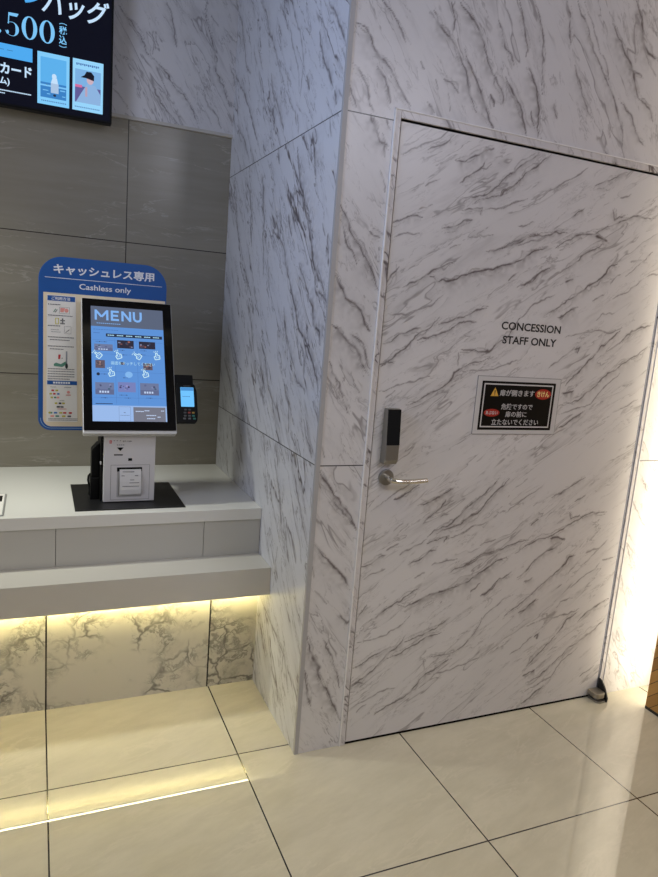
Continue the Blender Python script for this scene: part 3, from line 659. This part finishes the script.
# ------------------------------------------------------------ cashless sign board
yb = .86
cs = thing('cashless_sign', (-.567, yb, .955), 'blue-topped Japanese Cashless only sign board behind the touch kiosk', 'sign')
bl = mat('sign_blue', (24, 84, 156), .4); cr = mat('sign_cream', (228, 212, 184), .5); pw = mat('sign_paper', (232, 228, 222), .55)
FB = lambda: M().frame((0, yb, 0), **FRONT)
FB().prism(rrect(-.800, -.336, .952, 1.603, (.045, .045, .085, .085), 12), -.006, 0, bl).build('board', cs, bevel=.0008)
FB().prism(rrect(-.783, -.340, .967, 1.471, (.030, .030, .001, .001), 8), 0, .0006, cr).build('cream_field', cs)
ll = FB(); ll.prism(rrect(-.7925, -.3365, .9590, 1.0, (.038, .038, 0.001, 0.001), 8), 0, .0003, mat('sign_pale_line', (150, 176, 205), .5))
ll.prism(rrect(-.7905, -.3365, .9612, 1.001, (.036, .036, 0.001, 0.001), 8), .0003, .0005, bl); ll.build('pale_outline', cs)
hd = FB(); sw = mat('sign_letter_white', (232, 232, 236), .5)
hd.text('キャッシュレス専用', -.749, -.385, 1.5400, 1.5765, .0003, sw, bold=.028)
hd.text('Cashless only', -.659, -.471, 1.4840, 1.5110, .0003, sw, bold=.014)
hd.box(-.778, -.354, 1.5245, 1.5265, 0, .0006, sw)
hd.build('heading', cs, label='white heading lettering')
FB().prism([(-.771, .985), (-.660, .985), (-.671, 1.463), (-.771, 1.463)], .0006, .0010, pw).build('paper_panel', cs)
pi = FB(); k_ = mat('print_ink', (88, 86, 90), .6); zz = .0013
def flush():
    global pi
    pi.build('printed_text', cs); pi = FB()
pi.box(-.769, -.673, 1.4415, 1.4600, .001, zz, bl); pi.text('ご利用方法', -.755, -.690, 1.4445, 1.4570, zz, sw, bold=.02)
flush(); pi.box(-.769, -.663, 1.1285, 1.1435, .001, zz, bl)
for i in range(7): pi.box(-.748+i*.0088, -.7412+i*.0088, 1.1325, 1.1395, zz, zz+.0003, sw)
def dashes(u, v, n, w=.0042, h=.0032, m=None, gap=.0012):
    for i in range(n): pi.box(u+i*(w+gap), u+i*(w+gap)+w, v, v+h, .001, zz, m or k_)
flush(); pi.text('1', -.7665, -.7640, 1.4255, 1.4310, .001, k_); dashes(-.761, 1.4265, 7)
flush(); dashes(-.767, 1.3865, 16); flush(); dashes(-.767, 1.3480, 8); dashes(-.757, 1.3340, 8, .0025, .002); dashes(-.755, 1.3260, 9, .0025, .002)
flush(); dashes(-.767, 1.3060, 17); dashes(-.760, 1.2960, 13); flush(); dashes(-.767, 1.2720, 17); dashes(-.760, 1.2615, 9)
flush()
for r in range(5): dashes(-.767, 1.1870-r*.0095, 17-(r == 4)*3, .0044, .0028)
flush()
dashes(-.757, 1.1180, 5, .003, .002); flush(); dashes(-.708, 1.1180, 6, .003, .002); flush(); dashes(-.724, 1.0660, 4, .003, .002); flush(); dashes(-.732, 1.0340, 7, .0035, .0022, rd)
flush()
for r in range(2): dashes(-.764, .9960-r*.0055, 22, .0036, .0022)
flush()
ic = FB(); gr = mat('icon_green', (86, 140, 120), .6); or_ = mat('icon_pink', (226, 150, 140), .6); ye = mat('icon_yellow', (190, 180, 60), .6); gd = mat('icon_dark', (44, 48, 52), .6); bu = mat('icon_blue', (56, 110, 180), .6)
def icflush():
    global ic
    ic.build('pictogram', cs); ic = FB()
frame_rect(ic, -.7280, -.6920, 1.3960, 1.4200, .0008, .001, zz, k_); ic.prism([(-.7245, 1.401), (-.7130, 1.401), (-.7080, 1.417), (-.7245, 1.417)], .001, zz, or_); ic.prism(ell(-.703, 1.408, .007, .0075, 16), .001, zz, or_)
ic.bar((-.748, 1.400), (-.740, 1.412), .003, .001, zz, gr); ic.bar((-.742, 1.399), (-.735, 1.410), .0025, .001, zz, k_)
icflush(); frame_rect(ic, -.7420, -.7290, 1.3560, 1.3790, .0025, .001, zz, ye)
for a in range(3):
    for b2 in range(4):
        if (a+b2) % 2 == 0 or a == 1: ic.box(-.7240+a*.0055, -.7195+a*.0055, 1.3570+b2*.0055, 1.3615+b2*.0055, .001, zz, gd)
icflush(); frame_rect(ic, -.7100, -.6860, 1.3220, 1.3500, .0007, .001, zz, k_); ic.bar((-.706, 1.326), (-.692, 1.338), .002, .001, zz, k_)
icflush()
ic.prism([(-.746, 1.199), (-.716, 1.196), (-.700, 1.208), (-.704, 1.218), (-.722, 1.207), (-.738, 1.212), (-.746, 1.207)], .001, zz, gr)
ic.box(-.7040, -.6985, 1.1930, 1.2560, .001, zz, mat('icon_grey', (150, 152, 158), .6)); ic.prism(ell(-.701, 1.200, .005, .010, 16), zz, zz+.0002, gd)
ic.prism([(-.731, 1.226), (-.724, 1.226), (-.722, 1.243), (-.730, 1.243)], .001, zz, rd); ic.box(-.7185, -.7155, 1.2280, 1.2310, .001, zz, gd)
icflush()
lc = [gd, rd, bu, gr, ye, or_, k_]
rl_ = random.Random(3)
for (v, us, w) in ((1.1060, (-.754, -.740), .010), (1.0930, (-.761, -.748, -.734), .009), (1.0790, (-.757, -.745, -.735), .009), (1.0570, (-.742, -.728, -.716), .010), (1.0430, (-.735, -.722), .012), (1.0200, (-.762, -.745, -.726, -.712, -.692), .012), (1.0070, (-.757, -.739, -.716, -.696), .013)):
    for u in us: ic.prism(rrect(u, u+w, v-.0032, v+.0032, .0018, 3), .001, zz, rl_.choice(lc))
    icflush()
icflush()
ic.prism(ell(-.6935, 1.1005, .0055, .0055, 18), .001, zz, or_); ic.box(-.702, -.685, 1.0880, 1.0905, .001, zz, rd); icflush(); ic.prism([(-.760, 1.0150), (-.755, 1.020), (-.760, 1.025), (-.765, 1.020)], zz, zz+.0003, ye)
ic.build('pictogram', cs)
M().box(-.52, -.46, .8005, .8655, 1.10, 1.14, bp).build('support_bracket', cs)

# ------------------------------------------------------------ menu display on the marble header
yt = 1.157
tv = thing('menu_display', (-1.13, yt+.03, 2.16), 'black menu display on the upper wall showing Japanese text and 500 price', 'display')
M().box(-1.73, -.5275, yt, yt+.045, 2.1595, 2.86, bp).build('casing', tv, bevel=.002)
M().box(-1.5, -.8, yt+.045, D-.0082, 2.35, 2.68, bp).build('wall_mount', tv)
FT = lambda: M().frame((0, yt, 0), **FRONT)
s_ = FT().box(-1.722, -.536, 2.168, 2.852, 0, .0006, screen_mat('black', (6, 8, 26), .8)).build('screen', tv)
cy = screen_mat('cyan', (124, 196, 246), 1.); cw = screen_mat('icewhite', (196, 224, 250), 1.); c2 = screen_mat('azure', (78, 170, 240), 1.)
def didone0(m, x0, x1, y0, y1, mt):
    cx, cy_, rx, ry = (x0+x1)/2, (y0+y1)/2, (x1-x0)/2, (y1-y0)/2; n = 36
    m.prism_hole(ell(cx, cy_, rx, ry, n), ell(cx, cy_, rx*.50, ry*.92, n), .0006, .0010, mt)
def didone5(m, x0, x1, y0, y1, mt):
    w, h = x1-x0, y1-y0; Q = lambda a, b: (x0+a*w, y0+b*h)
    m.prism([Q(.13, .50), Q(.20, .50), Q(.24, .86), Q(.80, .86), Q(.93, 1.0), Q(.17, .985)], .0006, .0010, mt)
    n = 22; cx, cy_ = .42, .30; outer = []; inner = []
    for i in range(n+1):
        a = math.radians(128-i*(128+160)/n); th = .04+.21*max(0, math.cos(a))**.8
        outer.append(Q(cx+.53*math.cos(a), cy_+.305*math.sin(a))); inner.append(Q(cx+(.53-th)*math.cos(a), cy_+(.285)*math.sin(a)))
    b = [(p[0], p[1], z) for z in (.0006, .0010) for p in outer+inner]; N = n+1; fs = []
    for i in range(n): fs.append((2*N+i, 2*N+i+1, 3*N+i+1, 3*N+i))
    m.add(b, fs, mt); m.prism(ell(x0+.10*w, y0+.14*h, .10*w, .085*h, 16), .0006, .0011, mt)
tx = FT(); didone5(tx, -.912, -.866, 2.409, 2.490, cy); didone0(tx, -.859, -.805, 2.409, 2.490, cy); didone0(tx, -.797, -.743, 2.409, 2.490, cy)
tx.prism([(-.9345, 2.409), (-.9285, 2.418), (-.9320, 2.424), (-.9400, 2.418), (-.9400, 2.398)], .0006, .001, cy)
tx.build('price_text', s_)
tx = FT()
for i, (ch, v0, v1) in enumerate((('︵', 2.4870, 2.4930), ('税', 2.4530, 2.4820), ('込', 2.4180, 2.4490), ('︶', 2.4070, 2.4130))):
    tx.text(ch, -.7275, -.6995, v0, v1, .0006, cy, bold=.02)
tx.build('tax_text', s_)
tx = FT(); tx.text('バッグ', -.7900, -.5450, 2.5130, 2.6010, .0006, cw, bold=.02, shear=.25)
tx.text('ン', -.8500, -.7750, 2.5350, 2.6120, .0006, c2, bold=.03, shear=.25); tx.build('title_text', s_)
FT().text('カード', -.9340, -.8235, 2.2720, 2.3110, .0006, cw, bold=.035).build('card_text', s_)
FT().text('ム)', -.9370, -.9010, 2.2290, 2.2600, .0006, cw, bold=.03).build('card_text', s_)
tx = FT()
for i in range(17): tx.box(-.9360+i*.0065, -.9305+i*.0065, 2.2110, 2.2150, .0006, .0009, cw)
for i in range(3): tx.box(-.9360+i*.0065, -.9305+i*.0065, 2.2010, 2.2045, .0006, .0009, cw)
tx.build('small_print', s_)
bd = FT(); bd.box(-1.40, -.8215, 2.3300, 2.3780, .0006, .0009, c2); bd.box(-.9330, -.9200, 2.3560, 2.3572, .0009, .0011, dk); bd.box(-.9100, -.8900, 2.3560, 2.3572, .0009, .0011, dk); bd.build('blue_band', s_)
# two postcard pictures on the display
pc = FT(); pc.box(-.8040, -.6890, 2.1895, 2.3765, .0006, .0009, screen_mat('card_a', (130, 204, 250)))
pc.box(-.7930, -.7000, 2.2150, 2.3600, .0009, .0010, screen_mat('sky', (92, 176, 236))); pc.box(-.7930, -.7000, 2.2150, 2.2700, .0010, .0011, screen_mat('sea', (58, 128, 196)))
pc.box(-.7930, -.7000, 2.2560, 2.2620, .0011, .0012, cy); pc.box(-.7560, -.7280, 2.2350, 2.2700, .0011, .0013, screen_mat('cloth', (170, 196, 226)))
pc.prism(ell(-.7440, 2.2950, .0085, .0100), .0011, .0013, cw); pc.prism([(-.7560, 2.2700), (-.7300, 2.2700), (-.7340, 2.2900), (-.7500, 2.2900)], .0011, .0013, cw)
pc.prism(ell(-.7420, 2.2270, .0055, .0045), .0013, .0014, dk)
for (a, b, c_, d_) in ((-.785, .020, 2.240, .003), (-.722, .018, 2.246, .004), (-.770, .012, 2.228, .003), (-.715, .012, 2.226, .003)): pc.box(a, a+b, c_, c_+d_, .0011, .0012, cy)
for i in range(14): pc.box(-.7900+i*.0066, -.7860+i*.0066, 2.2010, 2.2050, .0009, .0010, dsh)
pc.build('seaside_picture', s_)
pp = FT(); pp.box(-.6770, -.5630, 2.1895, 2.3780, .0006, .0009, screen_mat('card_b', (150, 212, 250)))
pp.box(-.6680, -.5720, 2.2200, 2.3420, .0009, .0010, screen_mat('pic_sky', (124, 176, 226))); pp.box(-.6680, -.5720, 2.2200, 2.2800, .0010, .0011, screen_mat('pic_mid', (96, 92, 150))); pp.box(-.6680, -.6420, 2.2750, 2.2850, .0011, .0012, screen_mat('pic_pink', (210, 110, 160)))
pp.prism([(-.6640, 2.2200), (-.5720, 2.2200), (-.5730, 2.2600), (-.5930, 2.2900), (-.6230, 2.2920), (-.6450, 2.2550)], .0012, .0014, screen_mat('shirt', (140, 178, 222)))
pp.prism(ell(-.6120, 2.3080, .0130, .0165), .0014, .0016, screen_mat('skin', (204, 176, 190))); pp.prism([(-.6480, 2.3130), (-.6270, 2.3130), (-.5980, 2.3070), (-.5970, 2.3250), (-.6080, 2.3380), (-.6260, 2.3370), (-.6330, 2.3230)], .0016, .0018, screen_mat('cap', (20, 20, 34)))
pp.box(-.6300, -.6220, 2.2450, 2.2800, .0014, .0016, screen_mat('arm', (186, 160, 180)))
for i in range(14): pp.box(-.6680+i*.0068, -.6640+i*.0068, 2.2010, 2.2050, .0009, .0010, dsh)
for i in range(12): pp.box(-.6640+i*.0072, -.6590+i*.0072, 2.3560+.002*(i % 2), 2.3640, .0009, .0010, dsh)
pp.build('portrait_picture', s_)

# printed card lying on the counter at the far left
cd = thing('card_holder', (-.95, .67, ZC), 'white printed card with a black square lying at the counter edge', 'card')
M().box(-1.06, -.908, .532, .806, ZC+.0002, ZC+.004, mat('acrylic_edge', (150, 150, 148), .3)).build('card_back', cd, bevel=.0006)
M().box(-1.055, -.913, .537, .801, ZC+.004, ZC+.0046, pw).build('card_face', cd)
cc = M(); cc.box(-.975, -.9195, .700, .775, ZC+.0046, ZC+.0050, blk); cc.box(-.965, -.928, .725, .750, ZC+.0050, ZC+.0053, mat('slot_grey', (168, 166, 166), .5)); cc.build('black_square', cd)

# ------------------------------------------------------------ light strip behind the wooden wall
vl = thing('wall_light', (1.67, -.18, .02), 'warm vertical light strip tucked behind the end of the wooden wall', 'light')
M().box(1.6615, 1.685, -.27, -.09, .0, 3.15, mat('led_backing', (210, 208, 204), .4)).build('backing', vl)
M().box(1.6600, 1.6615, -.26, -.10, .02, 3.1, mat('slot_glow', (255, 241, 216), .4, emit=6.5)).build('diffuser', vl)
M().box(1.478, 1.6185, -.1345, -.130, .02, 3.1, mat('slot_glow_back', (255, 241, 212), .4, emit=5.6)).build('diffuser', vl)

# ------------------------------------------------------------ lights
def area(name, loc, target, sx, sy, power, rgb):
    l = bpy.data.lights.new(name, 'AREA'); l.shape = 'RECTANGLE'; l.size = sx; l.size_y = sy; l.energy = power
    l.color = lin(rgb)[:3]
    o = bpy.data.objects.new(name, l); C.objects.link(o); o.location = loc
    o.rotation_euler = (Vector(target)-Vector(loc)).to_track_quat('-Z', 'Y').to_euler()
    return o
area('ceiling_lamp', (1.2, -2.9, 2.9), (.6, -.2, .9), 1.6, .8, 28, (240, 240, 255))
dl = area('ceiling_downlight', (.1, -1.3, 3.12), (.1, -1.1, 0), 2.2, 1.0, 7.5, (255, 244, 214)); dl.data.spread = math.radians(80)
cl = area('counter_lamp', (-1.7, .72, 2.95), (-.85, .68, .75), .16, .16, 3.5, (252, 255, 240)); cl.data.spread = math.radians(52)
dg = area('display_glow', (-2.2, -.6, 2.55), (0, .05, 2.2), .9, .9, 7.5, (176, 202, 255)); dg.data.spread = math.radians(90)
area('left_fill', (-2.32, -.55, 1.75), (0, .3, 1.0), 1.0, 1.4, 9.5, (250, 245, 234))  # added warm-neutral fill from the left, stands for no real fixture

w = bpy.data.worlds.new('World'); bpy.context.scene.world = w; w.use_nodes = True
bg = w.node_tree.nodes['Background']; bg.inputs[0].default_value = lin((176, 172, 172)); bg.inputs[1].default_value = .29

# ------------------------------------------------------------ camera
F = Vector((.39720581, .90061767, -.17639543)); R = Vector((.91772878, -.38954891, .07762434)); U = Vector((-.00119521, .192716, .98125385))
cam = bpy.data.cameras.new('Camera'); co = bpy.data.objects.new('Camera', cam); C.objects.link(co)
co.matrix_world = Matrix(((R.x, U.x, -F.x, -.8054), (R.y, U.y, -F.y, -1.8989), (R.z, U.z, -F.z, 1.4610), (0, 0, 0, 1)))
cam.sensor_fit = 'HORIZONTAL'; cam.sensor_width = 36; cam.lens = 36*675.7/658; cam.clip_start = .02
sc = bpy.context.scene; sc.camera = co
sc.view_settings.view_transform = 'Standard'; sc.view_settings.look = 'None'; sc.view_settings.gamma = 1; sc.view_settings.exposure = 0
sc.view_settings.use_curve_mapping = False
